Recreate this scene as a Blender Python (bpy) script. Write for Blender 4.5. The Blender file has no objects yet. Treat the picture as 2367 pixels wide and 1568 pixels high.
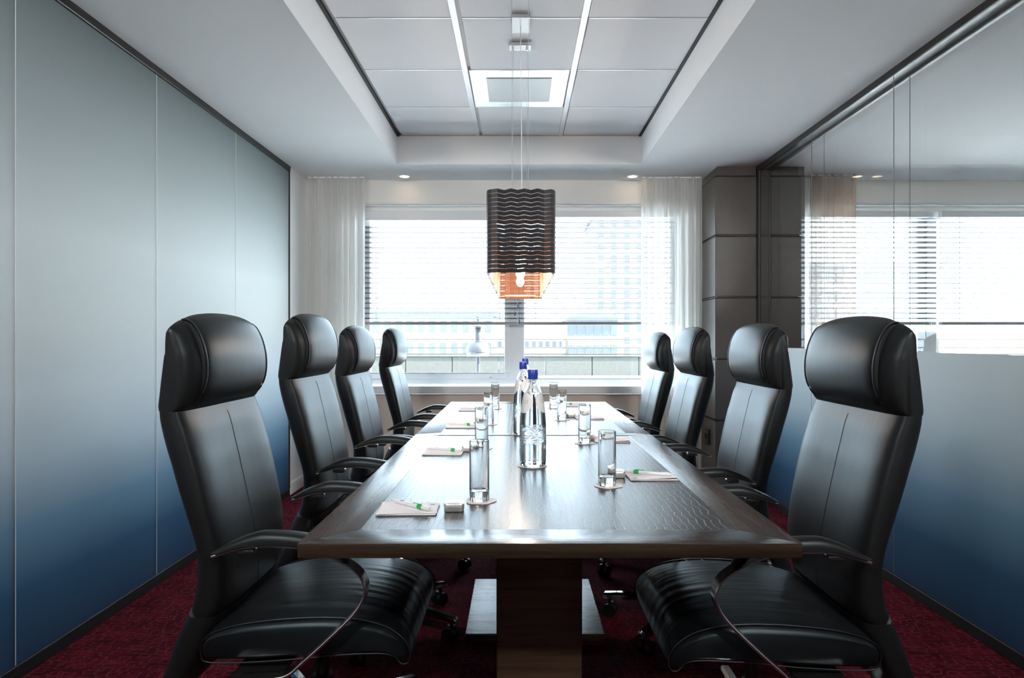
import bpy, bmesh, math, random
from mathutils import Vector, Matrix

# ------------------------------------------------------------------ camera, world, exposure
scene = bpy.context.scene
C = scene.collection
random.seed(7)
F, PX, PY = 1578.0, 1199.0, 785.0           # focal length and principal point in 2367x1568 pixels
CAMZ = 1.14
cam_d = bpy.data.cameras.new('camera'); cam = bpy.data.objects.new('camera', cam_d); C.objects.link(cam)
cam_d.sensor_width = 36.0; cam_d.lens = 36.0 * F / 2367.0
cam_d.shift_x = -(PX - 1183.5) / 2367.0
cam_d.shift_y = (PY - 784.0) / 2367.0
cam_d.clip_start = 0.05; cam_d.clip_end = 500
cam.location = (0, 0, CAMZ); cam.rotation_euler = (math.pi / 2, 0, 0)
scene.camera = cam

world = bpy.data.worlds.new('world'); scene.world = world; world.use_nodes = True
bg = world.node_tree.nodes['Background']
bg.inputs[0].default_value = (0.68, 0.86, 1.0, 1); bg.inputs[1].default_value = 1.78

sun_d = bpy.data.lights.new('sun', 'SUN'); sun_d.energy = 6.0; sun_d.color = (1.0, 0.93, 0.84); sun_d.angle = 0.02
sun = bpy.data.objects.new('sun', sun_d); C.objects.link(sun)
sun.rotation_euler = (math.radians(50), 0, math.radians(72))     # from the side, on to the terrace; it does not reach the window

def portal(name, x0, x1, y, z0, z1):
    d = bpy.data.lights.new(name, 'AREA'); d.shape = 'RECTANGLE'; d.size = x1 - x0; d.size_y = z1 - z0
    d.cycles.is_portal = True
    o = bpy.data.objects.new(name, d); C.objects.link(o)
    o.location = ((x0 + x1) / 2, y, (z0 + z1) / 2); o.rotation_euler = (-math.pi / 2, 0, 0)
portal('window_portal', -1.3, 1.28, 5.66, 0.77, 2.2)
portal('window_portal_next_room', 2.0, 5.0, 5.66, 0.77, 2.2)
portal('window_portal_other_room', -4.9, -2.7, 5.66, 0.77, 2.2)

vs = scene.view_settings
vs.view_transform = 'Standard'; vs.look = 'None'; vs.gamma = 1.0; vs.use_curve_mapping = False
vs.exposure = 3.08
cy = scene.cycles
cy.use_denoising = True
cy.max_bounces = 9; cy.diffuse_bounces = 4; cy.glossy_bounces = 4; cy.transmission_bounces = 9
cy.transparent_max_bounces = 16; cy.adaptive_threshold = 0.07; cy.sample_clamp_indirect = 8.0; cy.caustics_reflective = False
cy.caustics_refractive = False

# ------------------------------------------------------------------ materials
def new_mat(name):
    m = bpy.data.materials.new(name); m.use_nodes = True
    nt = m.node_tree
    return m, nt, nt.nodes['Principled BSDF'], nt.nodes['Material Output']
def N(nt, t, **kw):
    n = nt.nodes.new(t)
    for k, v in kw.items(): setattr(n, k, v)
    return n
def L(nt, a, b): nt.links.new(a, b)
def rgb(c): return (c[0], c[1], c[2], 1)
def ramp(nt, stops, interp='LINEAR'):
    r = N(nt, 'ShaderNodeValToRGB'); e = r.color_ramp.elements
    r.color_ramp.interpolation = interp
    while len(e) < len(stops): e.new(0.5)
    for el, (p, c) in zip(e, stops):
        el.position = p; el.color = rgb(c)
    return r
def coords(nt, scale=(1, 1, 1), out='Object'):
    tc = N(nt, 'ShaderNodeTexCoord'); mp = N(nt, 'ShaderNodeMapping'); mp.inputs['Scale'].default_value = scale
    L(nt, tc.outputs[out], mp.inputs[0]); return mp.outputs[0]
def bump(nt, bsdf, height, strength, dist=0.002):
    b = N(nt, 'ShaderNodeBump'); b.inputs['Strength'].default_value = strength; b.inputs['Distance'].default_value = dist
    L(nt, height, b.inputs['Height']); L(nt, b.outputs[0], bsdf.inputs['Normal'])

def simple(name, col, rough=0.5, metal=0.0, spec=0.5, nscale=0, nstr=0.0, var=0.0, coat=0.0):
    m, nt, b, o = new_mat(name)
    b.inputs['Base Color'].default_value = rgb(col); b.inputs['Roughness'].default_value = rough
    b.inputs['Metallic'].default_value = metal; b.inputs['Specular IOR Level'].default_value = spec
    b.inputs['Coat Weight'].default_value = coat; b.inputs['Coat Roughness'].default_value = 0.1
    if nscale:
        n = N(nt, 'ShaderNodeTexNoise'); n.inputs['Scale'].default_value = nscale; n.inputs['Detail'].default_value = 3
        L(nt, coords(nt), n.inputs['Vector'])
        if var:
            r = ramp(nt, [(0.3, [c * (1 - var) for c in col]), (0.7, [min(1, c * (1 + var)) for c in col])])
            L(nt, n.outputs[0], r.inputs[0]); L(nt, r.outputs[0], b.inputs['Base Color'])
        if nstr: bump(nt, b, n.outputs[0], nstr)
    return m

def emit(name, col, strength):
    m, nt, b, o = new_mat(name); nt.nodes.remove(b)
    e = N(nt, 'ShaderNodeEmission'); e.inputs[0].default_value = rgb(col); e.inputs[1].default_value = strength
    L(nt, e.outputs[0], o.inputs[0]); return m

def pane_mat(name, tint=(0.97, 0.985, 0.98), refl=0.04, rough=0.0):
    m, nt, b, o = new_mat(name); nt.nodes.remove(b)
    t = N(nt, 'ShaderNodeBsdfTransparent'); t.inputs[0].default_value = rgb(tint)
    g = N(nt, 'ShaderNodeBsdfGlossy'); g.inputs['Roughness'].default_value = rough
    lw = N(nt, 'ShaderNodeLayerWeight'); lw.inputs[0].default_value = 0.5      # Schlick reflectance, the same from both sides
    pw_ = N(nt, 'ShaderNodeMath', operation='POWER'); pw_.inputs[1].default_value = 5.0; L(nt, lw.outputs['Facing'], pw_.inputs[0])
    f = N(nt, 'ShaderNodeMath', operation='MULTIPLY_ADD'); f.inputs[1].default_value = 0.92; f.inputs[2].default_value = refl; L(nt, pw_.outputs[0], f.inputs[0])
    mx = N(nt, 'ShaderNodeMixShader')
    L(nt, f.outputs[0], mx.inputs[0]); L(nt, t.outputs[0], mx.inputs[1]); L(nt, g.outputs[0], mx.inputs[2])
    L(nt, mx.outputs[0], o.inputs[0]); return m

def glass_mat(name, ior=1.5, tint=(1, 1, 1), rough=0.0, relief=None):
    m, nt, b, o = new_mat(name)
    b.inputs['Base Color'].default_value = rgb(tint); b.inputs['Roughness'].default_value = rough
    b.inputs['Transmission Weight'].default_value = 1.0; b.inputs['IOR'].default_value = ior
    if relief:
        n = N(nt, 'ShaderNodeTexNoise'); n.inputs['Scale'].default_value = relief[0]; n.inputs['Detail'].default_value = 2
        n.inputs['Distortion'].default_value = 1.2
        tc = N(nt, 'ShaderNodeTexCoord'); L(nt, tc.outputs['Object'], n.inputs['Vector'])
        sp = N(nt, 'ShaderNodeSeparateXYZ'); L(nt, tc.outputs['Object'], sp.inputs[0])
        r = ramp(nt, [(0.0, (0, 0, 0)), (relief[1] + .01, (0, 0, 0)), (relief[1] + .02, (1, 1, 1)), (relief[2] - .01, (1, 1, 1)), (relief[2], (0, 0, 0))])
        L(nt, sp.outputs[2], r.inputs[0])
        mu = N(nt, 'ShaderNodeMath', operation='MULTIPLY'); L(nt, n.outputs[0], mu.inputs[0]); L(nt, r.outputs[0], mu.inputs[1])
        bump(nt, b, mu.outputs[0], 0.9, 0.004)
    return m

def wood_mat(name, axis, base=(0.020, 0.012, 0.008), light=(0.050, 0.030, 0.020), rough=0.27, bstr=0.22, fine=1.0, spec=0.27, rvar=0.05):
    m, nt, b, o = new_mat(name)
    sc = [38 * fine] * 3; sc[axis] = 2.2
    v = coords(nt, sc)
    n = N(nt, 'ShaderNodeTexNoise'); n.inputs['Scale'].default_value = 1.0; n.inputs['Detail'].default_value = 5; n.inputs['Roughness'].default_value = 0.62
    n.inputs['Distortion'].default_value = 0.25
    L(nt, v, n.inputs['Vector'])
    sc2 = [230 * fine] * 3; sc2[axis] = 9
    p = N(nt, 'ShaderNodeTexNoise'); p.inputs['Scale'].default_value = 1.0; p.inputs['Detail'].default_value = 2
    L(nt, coords(nt, sc2), p.inputs['Vector'])
    r = ramp(nt, [(0.36, base), (0.66, light)]); L(nt, n.outputs[0], r.inputs[0]); L(nt, r.outputs[0], b.inputs['Base Color'])
    ad = N(nt, 'ShaderNodeMath', operation='MULTIPLY_ADD'); ad.inputs[1].default_value = 0.3; L(nt, n.outputs[0], ad.inputs[0]); L(nt, p.outputs[0], ad.inputs[2])
    bump(nt, b, ad.outputs[0], bstr, 0.0012); b.inputs['Specular IOR Level'].default_value = spec
    rr = N(nt, 'ShaderNodeMapRange'); rr.inputs['To Min'].default_value = rough - rvar; rr.inputs['To Max'].default_value = rough + rvar
    L(nt, n.outputs[0], rr.inputs[0]); L(nt, rr.outputs[0], b.inputs['Roughness'])
    return m

def leather_mat():
    m, nt, b, o = new_mat('black_leather')
    b.inputs['Base Color'].default_value = (0.0095, 0.0092, 0.0095, 1); b.inputs['Roughness'].default_value = 0.40
    b.inputs['Specular IOR Level'].default_value = 0.30
    b.inputs['Specular Tint'].default_value = (0.80, 0.96, 1.0, 1)  # bluish sheen of the daylight put into the highlight colour
    n = N(nt, 'ShaderNodeTexNoise'); n.inputs['Scale'].default_value = 420; n.inputs['Detail'].default_value = 2
    v = coords(nt); L(nt, v, n.inputs['Vector'])
    w = N(nt, 'ShaderNodeTexNoise'); w.inputs['Scale'].default_value = 1.0; w.inputs['Detail'].default_value = 2
    L(nt, coords(nt, (14, 26, 5)), w.inputs['Vector'])
    ml = N(nt, 'ShaderNodeMath', operation='MULTIPLY_ADD'); ml.inputs[1].default_value = 1.0
    L(nt, w.outputs[0], ml.inputs[0]); 
    m2 = N(nt, 'ShaderNodeMath', operation='MULTIPLY'); m2.inputs[1].default_value = 0.12; L(nt, n.outputs[0], m2.inputs[0])
    L(nt, m2.outputs[0], ml.inputs[2])
    bump(nt, b, ml.outputs[0], 0.10, 0.004)
    return m

def seat_leather_mat():
    m, nt, b, o = new_mat('black_seat_leather')
    b.inputs['Base Color'].default_value = (0.006, 0.0072, 0.0085, 1); b.inputs['Roughness'].default_value = 0.36; b.inputs['Specular IOR Level'].default_value = 0.30; b.inputs['Specular Tint'].default_value = (0.70, 0.92, 1.0, 1)  # seat highlights tinted with the blue of the window light
    w = N(nt, 'ShaderNodeTexNoise'); w.inputs['Scale'].default_value = 1.0; w.inputs['Detail'].default_value = 1.5
    L(nt, coords(nt, (3.0, 24, 3)), w.inputs['Vector']); bump(nt, b, w.outputs[0], 0.5, 0.012)
    return m

def film_mat(name, top_dark=False):
    # film colour by height: palest midway, dark grey near ceiling, blue near skirting
    m, nt, b, o = new_mat(name)
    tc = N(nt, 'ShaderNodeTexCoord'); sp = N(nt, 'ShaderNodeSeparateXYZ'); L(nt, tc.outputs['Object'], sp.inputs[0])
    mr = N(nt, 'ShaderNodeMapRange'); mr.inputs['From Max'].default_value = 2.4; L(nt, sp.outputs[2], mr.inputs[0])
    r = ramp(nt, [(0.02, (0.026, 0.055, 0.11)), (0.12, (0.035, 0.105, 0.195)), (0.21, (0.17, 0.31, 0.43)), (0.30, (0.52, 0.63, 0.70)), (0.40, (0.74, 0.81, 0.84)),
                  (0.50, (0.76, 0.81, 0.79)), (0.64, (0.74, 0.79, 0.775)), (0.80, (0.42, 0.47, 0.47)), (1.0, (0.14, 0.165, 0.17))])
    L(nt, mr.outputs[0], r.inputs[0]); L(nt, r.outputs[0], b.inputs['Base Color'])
    b.inputs['Roughness'].default_value = 0.55; b.inputs['Specular IOR Level'].default_value = 0.4
    tl = N(nt, 'ShaderNodeBsdfTranslucent'); L(nt, r.outputs[0], tl.inputs[0])
    mxs = N(nt, 'ShaderNodeMixShader'); mxs.inputs[0].default_value = 0.36
    L(nt, b.outputs[0], mxs.inputs[1]); L(nt, tl.outputs[0], mxs.inputs[2]); L(nt, mxs.outputs[0], o.inputs[0])
    n = N(nt, 'ShaderNodeTexNoise'); n.inputs['Scale'].default_value = 300
    L(nt, tc.outputs['Object'], n.inputs['Vector']); bump(nt, b, n.outputs[0], 0.05, 0.001)
    return m

def carpet_mat():
    m, nt, b, o = new_mat('red_carpet')
    v = coords(nt, (1, 1.45, 1))
    vo = N(nt, 'ShaderNodeTexVoronoi', distance='CHEBYCHEV', voronoi_dimensions='2D'); vo.inputs['Scale'].default_value = 19; vo.inputs['Randomness'].default_value = 0.75
    nz = N(nt, 'ShaderNodeTexNoise'); nz.inputs['Scale'].default_value = 26; L(nt, v, nz.inputs['Vector'])
    mixv = N(nt, 'ShaderNodeMix', data_type='VECTOR'); mixv.inputs['Factor'].default_value = 0.035
    L(nt, v, mixv.inputs[4]); L(nt, nz.outputs['Color'], mixv.inputs[5]); L(nt, mixv.outputs[1], vo.inputs['Vector'])
    d = N(nt, 'ShaderNodeMath', operation='SUBTRACT'); d.inputs[1].default_value = 0.34; L(nt, vo.outputs['Distance'], d.inputs[0])
    a = N(nt, 'ShaderNodeMath', operation='ABSOLUTE'); L(nt, d.outputs[0], a.inputs[0])
    r = ramp(nt, [(0.015, (1, 1, 1)), (0.06, (0, 0, 0))]); L(nt, a.outputs[0], r.inputs[0])
    big = N(nt, 'ShaderNodeTexNoise'); big.inputs['Scale'].default_value = 9; L(nt, v, big.inputs['Vector'])
    rb = ramp(nt, [(0.35, (0.045, 0.0018, 0.008)), (0.65, (0.095, 0.005, 0.016))]); L(nt, big.outputs[0], rb.inputs[0])
    mx = N(nt, 'ShaderNodeMix', data_type='RGBA'); L(nt, r.outputs[0], mx.inputs[0]); L(nt, rb.outputs[0], mx.inputs[6])
    mx.inputs[7].default_value = (0.17, 0.026, 0.026, 1); L(nt, mx.outputs[2], b.inputs['Base Color'])
    b.inputs['Roughness'].default_value = 0.95; b.inputs['Specular IOR Level'].default_value = 0.1
    f = N(nt, 'ShaderNodeTexNoise'); f.inputs['Scale'].default_value = 700; L(nt, v, f.inputs['Vector']); bump(nt, b, f.outputs[0], 0.5, 0.004)
    return m

def inlay_mat():
    m, nt, b, o = new_mat('embossed_leather_inlay')
    tc = N(nt, 'ShaderNodeTexCoord')
    nz = N(nt, 'ShaderNodeTexNoise'); nz.inputs['Scale'].default_value = 22; nz.inputs['Detail'].default_value = 2; L(nt, tc.outputs['Object'], nz.inputs['Vector'])
    sub = N(nt, 'ShaderNodeVectorMath', operation='SUBTRACT'); sub.inputs[1].default_value = (0.5, 0.5, 0.5); L(nt, nz.outputs['Color'], sub.inputs[0])
    scl = N(nt, 'ShaderNodeVectorMath', operation='SCALE'); scl.inputs['Scale'].default_value = 0.022; L(nt, sub.outputs[0], scl.inputs[0])
    add = N(nt, 'ShaderNodeVectorMath', operation='ADD'); L(nt, tc.outputs['Object'], add.inputs[0]); L(nt, scl.outputs[0], add.inputs[1])
    mp = N(nt, 'ShaderNodeMapping'); mp.inputs['Rotation'].default_value = (0, 0, math.pi / 2); L(nt, add.outputs[0], mp.inputs[0])
    br = N(nt, 'ShaderNodeTexBrick'); br.inputs['Scale'].default_value = 1.0
    br.inputs['Brick Width'].default_value = 0.0135; br.inputs['Row Height'].default_value = 0.0165; br.inputs['Mortar Size'].default_value = 0.0011
    br.inputs['Mortar Smooth'].default_value = 0.6
    br.offset = 0.37; L(nt, mp.outputs[0], br.inputs['Vector'])
    inv = N(nt, 'ShaderNodeMath', operation='SUBTRACT'); inv.inputs[0].default_value = 1.0; L(nt, br.outputs['Fac'], inv.inputs[1])
    mx = N(nt, 'ShaderNodeMix', data_type='RGBA'); L(nt, br.outputs['Fac'], mx.inputs[0])
    mx.inputs[6].default_value = (0.030, 0.028, 0.028, 1); mx.inputs[7].default_value = (0.15, 0.16, 0.165, 1)
    L(nt, mx.outputs[2], b.inputs['Base Color']); b.inputs['Roughness'].default_value = 0.30; b.inputs['Specular IOR Level'].default_value = 0.28
    bump(nt, b, inv.outputs[0], 0.38, 0.0012)
    return m

def sheer_mat(name, col, transp, rough=0.9):
    m, nt, b, o = new_mat(name); nt.nodes.remove(b)
    d = N(nt, 'ShaderNodeBsdfDiffuse'); d.inputs[0].default_value = rgb(col)
    tl = N(nt, 'ShaderNodeBsdfTranslucent'); tl.inputs[0].default_value = rgb(col)
    t = N(nt, 'ShaderNodeBsdfTransparent')
    m1 = N(nt, 'ShaderNodeMixShader'); m1.inputs[0].default_value = 0.55; L(nt, d.outputs[0], m1.inputs[1]); L(nt, tl.outputs[0], m1.inputs[2])
    m2 = N(nt, 'ShaderNodeMixShader')
    w = N(nt, 'ShaderNodeTexNoise'); w.inputs['Scale'].default_value = 1; L(nt, coords(nt, (160, 160, 3)), w.inputs['Vector'])
    mr = N(nt, 'ShaderNodeMapRange'); mr.inputs['To Min'].default_value = transp - 0.06; mr.inputs['To Max'].default_value = transp + 0.06
    L(nt, w.outputs[0], mr.inputs[0]); L(nt, mr.outputs[0], m2.inputs[0])
    L(nt, m1.outputs[0], m2.inputs[1]); L(nt, t.outputs[0], m2.inputs[2]); L(nt, m2.outputs[0], o.inputs[0]); return m

def perforated_mat(name, col, hole, scale):
    m, nt, b, o = new_mat(name)
    vo = N(nt, 'ShaderNodeTexVoronoi'); vo.inputs['Scale'].default_value = scale; vo.inputs['Randomness'].default_value = 0.0
    L(nt, coords(nt), vo.inputs['Vector'])
    r = ramp(nt, [(0.26, hole), (0.34, col)]); L(nt, vo.outputs['Distance'], r.inputs[0]); L(nt, r.outputs[0], b.inputs['Base Color'])
    b.inputs['Roughness'].default_value = 0.45; return m

M = {}
M['plaster'] = simple('white_plaster', (0.89, 0.89, 0.89), 0.9, nscale=60, nstr=0.04)
M['wall'] = simple('cream_wall_paint', (0.84, 0.825, 0.79), 0.9, nscale=90, nstr=0.05)
M['beige'] = simple('beige_wall_paint', (0.60, 0.52, 0.46), 0.9, nscale=90, nstr=0.05)
M['tile'] = simple('ceiling_tile', (0.87, 0.87, 0.88), 0.85, nscale=500, nstr=0.08)
M['white_metal'] = simple('white_lacquered_metal', (0.80, 0.83, 0.85), 0.30, spec=0.6, nscale=10, var=0.02)
M['satin_metal'] = simple('satin_metal', (0.66, 0.70, 0.71), 0.34, metal=0.6, nscale=8, var=0.05, nstr=0.02)
M['dark_metal'] = simple('dark_bronze_metal', (0.022, 0.018, 0.016), 0.38, metal=0.3, nscale=80, var=0.1)
M['black'] = simple('matt_black', (0.006, 0.006, 0.006), 0.6, nscale=60, var=0.2)
M['plastic'] = simple('black_plastic', (0.012, 0.012, 0.012), 0.35, nscale=90, var=0.1)
M['chrome'] = simple('polished_chrome', (0.86, 0.86, 0.86), 0.07, metal=1.0, nscale=20, var=0.03)
M['satin_chrome'] = simple('satin_chrome', (0.90, 0.86, 0.84), 0.22, metal=1.0, nscale=20, var=0.03)
M['leather'] = leather_mat()
M['seat_leather'] = seat_leather_mat()
M['stitch'] = simple('stitched_seam', (0.006, 0.006, 0.007), 0.5, nscale=300, var=0.3)
M['wood_x'] = wood_mat('wenge_across', 0)
M['wood_y'] = wood_mat('wenge_along', 1, bstr=0.25)
M['wood_ped'] = wood_mat('wenge_pedestal', 0, base=(0.055, 0.030, 0.018), light=(0.10, 0.058, 0.038), rough=0.42, bstr=0.2)
M['wood_col'] = wood_mat('column_veneer', 2, base=(0.066, 0.051, 0.044), light=(0.074, 0.058, 0.050), rough=0.28, bstr=0.0, fine=2.5, spec=0.9, rvar=0.0)
M['inlay'] = inlay_mat()
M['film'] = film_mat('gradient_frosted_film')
M['pane'] = pane_mat('clear_pane')
M['win_pane'] = pane_mat('window_pane', (0.96, 0.98, 0.985))
M['carpet'] = carpet_mat()
M['sheer'] = sheer_mat('white_sheer', (0.86, 0.86, 0.84), 0.30)
M['bronze_sheer'] = sheer_mat('bronze_sheer', (0.42, 0.24, 0.15), 0.42)
M['perf'] = perforated_mat('perforated_profile', (0.30, 0.33, 0.33), (0.06, 0.07, 0.07), 130)
M['perf_dark'] = perforated_mat('perforated_dark_profile', (0.050, 0.040, 0.036), (0.012, 0.010, 0.010), 130)
M['grille'] = perforated_mat('vent_grille', (0.62, 0.66, 0.67), (0.30, 0.33, 0.34), 110)
M['frame'] = simple('white_window_frame', (0.74, 0.76, 0.78), 0.35, nscale=40, var=0.015)
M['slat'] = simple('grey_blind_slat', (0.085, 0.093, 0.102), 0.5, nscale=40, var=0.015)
M['blind_rail'] = simple('grey_blind_rail', (0.32, 0.33, 0.34), 0.45, nscale=40, var=0.02)
M['sill'] = simple('white_sill_board', (0.74, 0.75, 0.76), 0.25, nscale=40, var=0.015)
M['gasket'] = simple('window_gasket', (0.10, 0.13, 0.16), 0.5, nscale=40, var=0.1)
M['lamp_out'] = simple('shade_strip_outside', (0.050, 0.050, 0.055), 0.35, metal=0.3, nscale=50, var=0.15)
M['lamp_in'] = simple('copper_strip_inside', (0.50, 0.26, 0.16), 0.5, metal=0.1, nscale=30, var=0.05)
M['bulb'] = emit('bulb_glow', (1.0, 0.74, 0.48), 3)
M['down'] = emit('downlight_glow', (1.0, 0.75, 0.50), 1.6)
M['glass'] = glass_mat('drinking_glass', 1.48, (0.99, 1.0, 1.0))
M['bottle'] = glass_mat('bottle_glass', 1.48, (0.985, 0.995, 1.0), relief=(70, 0.055, 0.125))
M['water'] = glass_mat('water', 1.33, (0.985, 0.995, 1.0))
M['cap'] = simple('blue_cap', (0.02, 0.045, 0.36), 0.35, nscale=200, var=0.1)
M['label'] = simple('bottle_label', (0.80, 0.78, 0.79), 0.5, nscale=60, var=0.05)
M['green_ink'] = simple('pale_green_ink', (0.52, 0.60, 0.40), 0.6, nscale=60, var=0.05)
M['blue_ink'] = simple('grey_blue_ink', (0.28, 0.33, 0.46), 0.6, nscale=300, var=0.4)
M['paper'] = simple('white_paper', (0.80, 0.77, 0.79), 0.7, nscale=200, var=0.015)
M['card'] = simple('coaster_card', (0.86, 0.82, 0.81), 0.8, nscale=200, var=0.03)
M['tin'] = simple('brushed_tin', (0.86, 0.85, 0.83), 0.36, metal=1.0, nscale=300, var=0.05)
M['pen'] = simple('frosted_pen_plastic', (0.82, 0.80, 0.81), 0.25, nscale=100, var=0.01)
M['green'] = simple('green_pen_clip', (0.03, 0.38, 0.08), 0.3, nscale=100, var=0.05)
M['concrete'] = simple('pale_concrete', (0.036, 0.038, 0.035), 0.9, nscale=18, nstr=0.2, var=0.12)
M['deck'] = simple('roof_gravel', (0.6, 0.6, 0.6), 0.9, nscale=40, nstr=0.3, var=0.15)
M['rail'] = simple('galvanised_rail', (0.05, 0.044, 0.033), 0.5, metal=0.4, nscale=40, var=0.1)
M['facade'] = simple('pale_facade', (0.15, 0.153, 0.157), 0.9, nscale=2, var=0.04)
M['facade2'] = simple('grey_facade', (0.085, 0.09, 0.097), 0.9, nscale=2, var=0.04)
M['bwin'] = simple('dark_window_glass', (0.035, 0.042, 0.05), 0.2, nscale=2, var=0.1)
M['zinc'] = simple('zinc_roof', (0.04, 0.05, 0.065), 0.5, nscale=3, var=0.1)
M['opal'] = simple('opal_plastic', (0.06, 0.064, 0.07), 0.3, nscale=40, var=0.02)
M['lantern'] = simple('lantern_grey_metal', (0.03, 0.033, 0.04), 0.4, metal=0.2, nscale=40, var=0.05)
M['joint'] = simple('grey_joint_seal', (0.16, 0.17, 0.17), 0.5, nscale=40, var=0.05)
M['socket'] = simple('socket_plate', (0.03, 0.027, 0.026), 0.4, nscale=40, var=0.05)

# ------------------------------------------------------------------ mesh helpers
class MB:
    def __init__(s): s.v = []; s.f = []; s.mi = []; s.sm = []
    def add(s, vs, fs, mi=0, smooth=False, mat=None):
        o = len(s.v)
        s.v += [tuple(mat @ Vector(p)) if mat else tuple(p) for p in vs]
        for f in fs: s.f.append([i + o for i in f]); s.mi.append(mi); s.sm.append(smooth)
        return s
    def box(s, x0, x1, y0, y1, z0, z1, mi=0):
        v = [(x0, y0, z0), (x1, y0, z0), (x1, y1, z0), (x0, y1, z0), (x0, y0, z1), (x1, y0, z1), (x1, y1, z1), (x0, y1, z1)]
        return s.add(v, [(3, 2, 1, 0), (4, 5, 6, 7), (0, 1, 5, 4), (1, 2, 6, 5), (2, 3, 7, 6), (3, 0, 4, 7)], mi)
    def bbox(s, x0, x1, y0, y1, z0, z1, bev=0.003, seg=2, mi=0):
        bm = bmesh.new(); bmesh.ops.create_cube(bm, size=1)
        for v in bm.verts: v.co = ((x0 + x1) / 2 + v.co.x * (x1 - x0), (y0 + y1) / 2 + v.co.y * (y1 - y0), (z0 + z1) / 2 + v.co.z * (z1 - z0))
        bmesh.ops.bevel(bm, geom=list(bm.edges), offset=bev, segments=seg, profile=0.5, affect='EDGES')
        return s.bm(bm, mi, True)
    def bm(s, bm, mi=0, smooth=False):
        bm.verts.ensure_lookup_table(); bm.verts.index_update()
        s.add([v.co.copy() for v in bm.verts], [[v.index for v in f.verts] for f in bm.faces], mi, smooth); bm.free(); return s
    def prism(s, poly, z0, z1, bev=0.0, mi=0):
        bm = bmesh.new()
        a = [bm.verts.new((x, y, z0)) for x, y in poly]; b = [bm.verts.new((x, y, z1)) for x, y in poly]
        n = len(poly); bm.faces.new(a[::-1]); bm.faces.new(b)
        for i in range(n): bm.faces.new((a[i], a[(i + 1) % n], b[(i + 1) % n], b[i]))
        bmesh.ops.recalc_face_normals(bm, faces=bm.faces)
        if bev: bmesh.ops.bevel(bm, geom=list(bm.edges), offset=bev, segments=2, profile=0.5, affect='EDGES')
        return s.bm(bm, mi, bool(bev))
    def loft(s, rings, caps=True, mi=0, smooth=True, close=False):
        n = len(rings[0]); v = [p for r in rings for p in r]; f = []
        m = len(rings)
        for i in range(m if close else m - 1):
            for j in range(n):
                a, b = i * n + j, i * n + (j + 1) % n; k = (i + 1) % m
                f.append((a, b, k * n + (j + 1) % n, k * n + j))
        if caps and not close: f.append(tuple(range(n))[::-1]); f.append(tuple((m - 1) * n + j for j in range(n)))
        return s.add(v, f, mi, smooth)
    def lathe(s, prof, n=24, c=(0, 0, 0), caps=True, mi=0):
        rings = [[(c[0] + r * math.cos(2 * math.pi * j / n), c[1] + r * math.sin(2 * math.pi * j / n), c[2] + z) for j in range(n)] for r, z in prof]
        return s.loft(rings, caps, mi)
    def tube(s, pts, r, n=8, close=False, mi=0, flat=None):
        # flat=(half_lateral, half_thick, lateral_dir): rectangular band instead of a round tube
        P = [Vector(p) for p in pts]; rings = []; m = len(P)
        for i, p in enumerate(P):
            t = (P[(i + 1) % m] - P[i - 1]) if close else (P[min(i + 1, m - 1)] - P[max(i - 1, 0)])
            t.normalize()
            if flat:
                lat = Vector(flat[2]); up = lat.cross(t).normalized()
                hl, ht = flat[0], flat[1]; c = ht * 0.6
                sec = [(-hl, -ht + c), (-hl + c, -ht), (hl - c, -ht), (hl, -ht + c), (hl, ht - c), (hl - c, ht), (-hl + c, ht), (-hl, ht - c)]
                rings.append([tuple(p + lat * a + up * b) for a, b in sec])
            else:
                up = Vector((0, 0, 1)) if abs(t.z) < 0.9 else Vector((1, 0, 0))
                u = t.cross(up).normalized(); w = u.cross(t)
                rr = r[i] if isinstance(r, (list, tuple)) else r
                rings.append([tuple(p + u * rr * math.cos(2 * math.pi * k / n) + w * rr * math.sin(2 * math.pi * k / n)) for k in range(n)])
        return s.loft(rings, not close, mi, True, close)
    def build(s, name, mat, parent=None, loc=None, fix=True):
        me = bpy.data.meshes.new(name); me.from_pydata(s.v, [], s.f)
        for m in (mat if isinstance(mat, (list, tuple)) else [mat]): me.materials.append(M[m] if isinstance(m, str) else m)
        me.polygons.foreach_set('material_index', s.mi); me.polygons.foreach_set('use_smooth', s.sm)
        if fix:
            bm = bmesh.new(); bm.from_mesh(me); bmesh.ops.recalc_face_normals(bm, faces=bm.faces); bm.to_mesh(me); bm.free()
        if any(s.sm): me.set_sharp_from_angle(angle=math.radians(38))
        me.update()
        o = bpy.data.objects.new(name, me); C.objects.link(o)
        if parent: o.parent = parent
        if loc: o.location = loc
        return o

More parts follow.
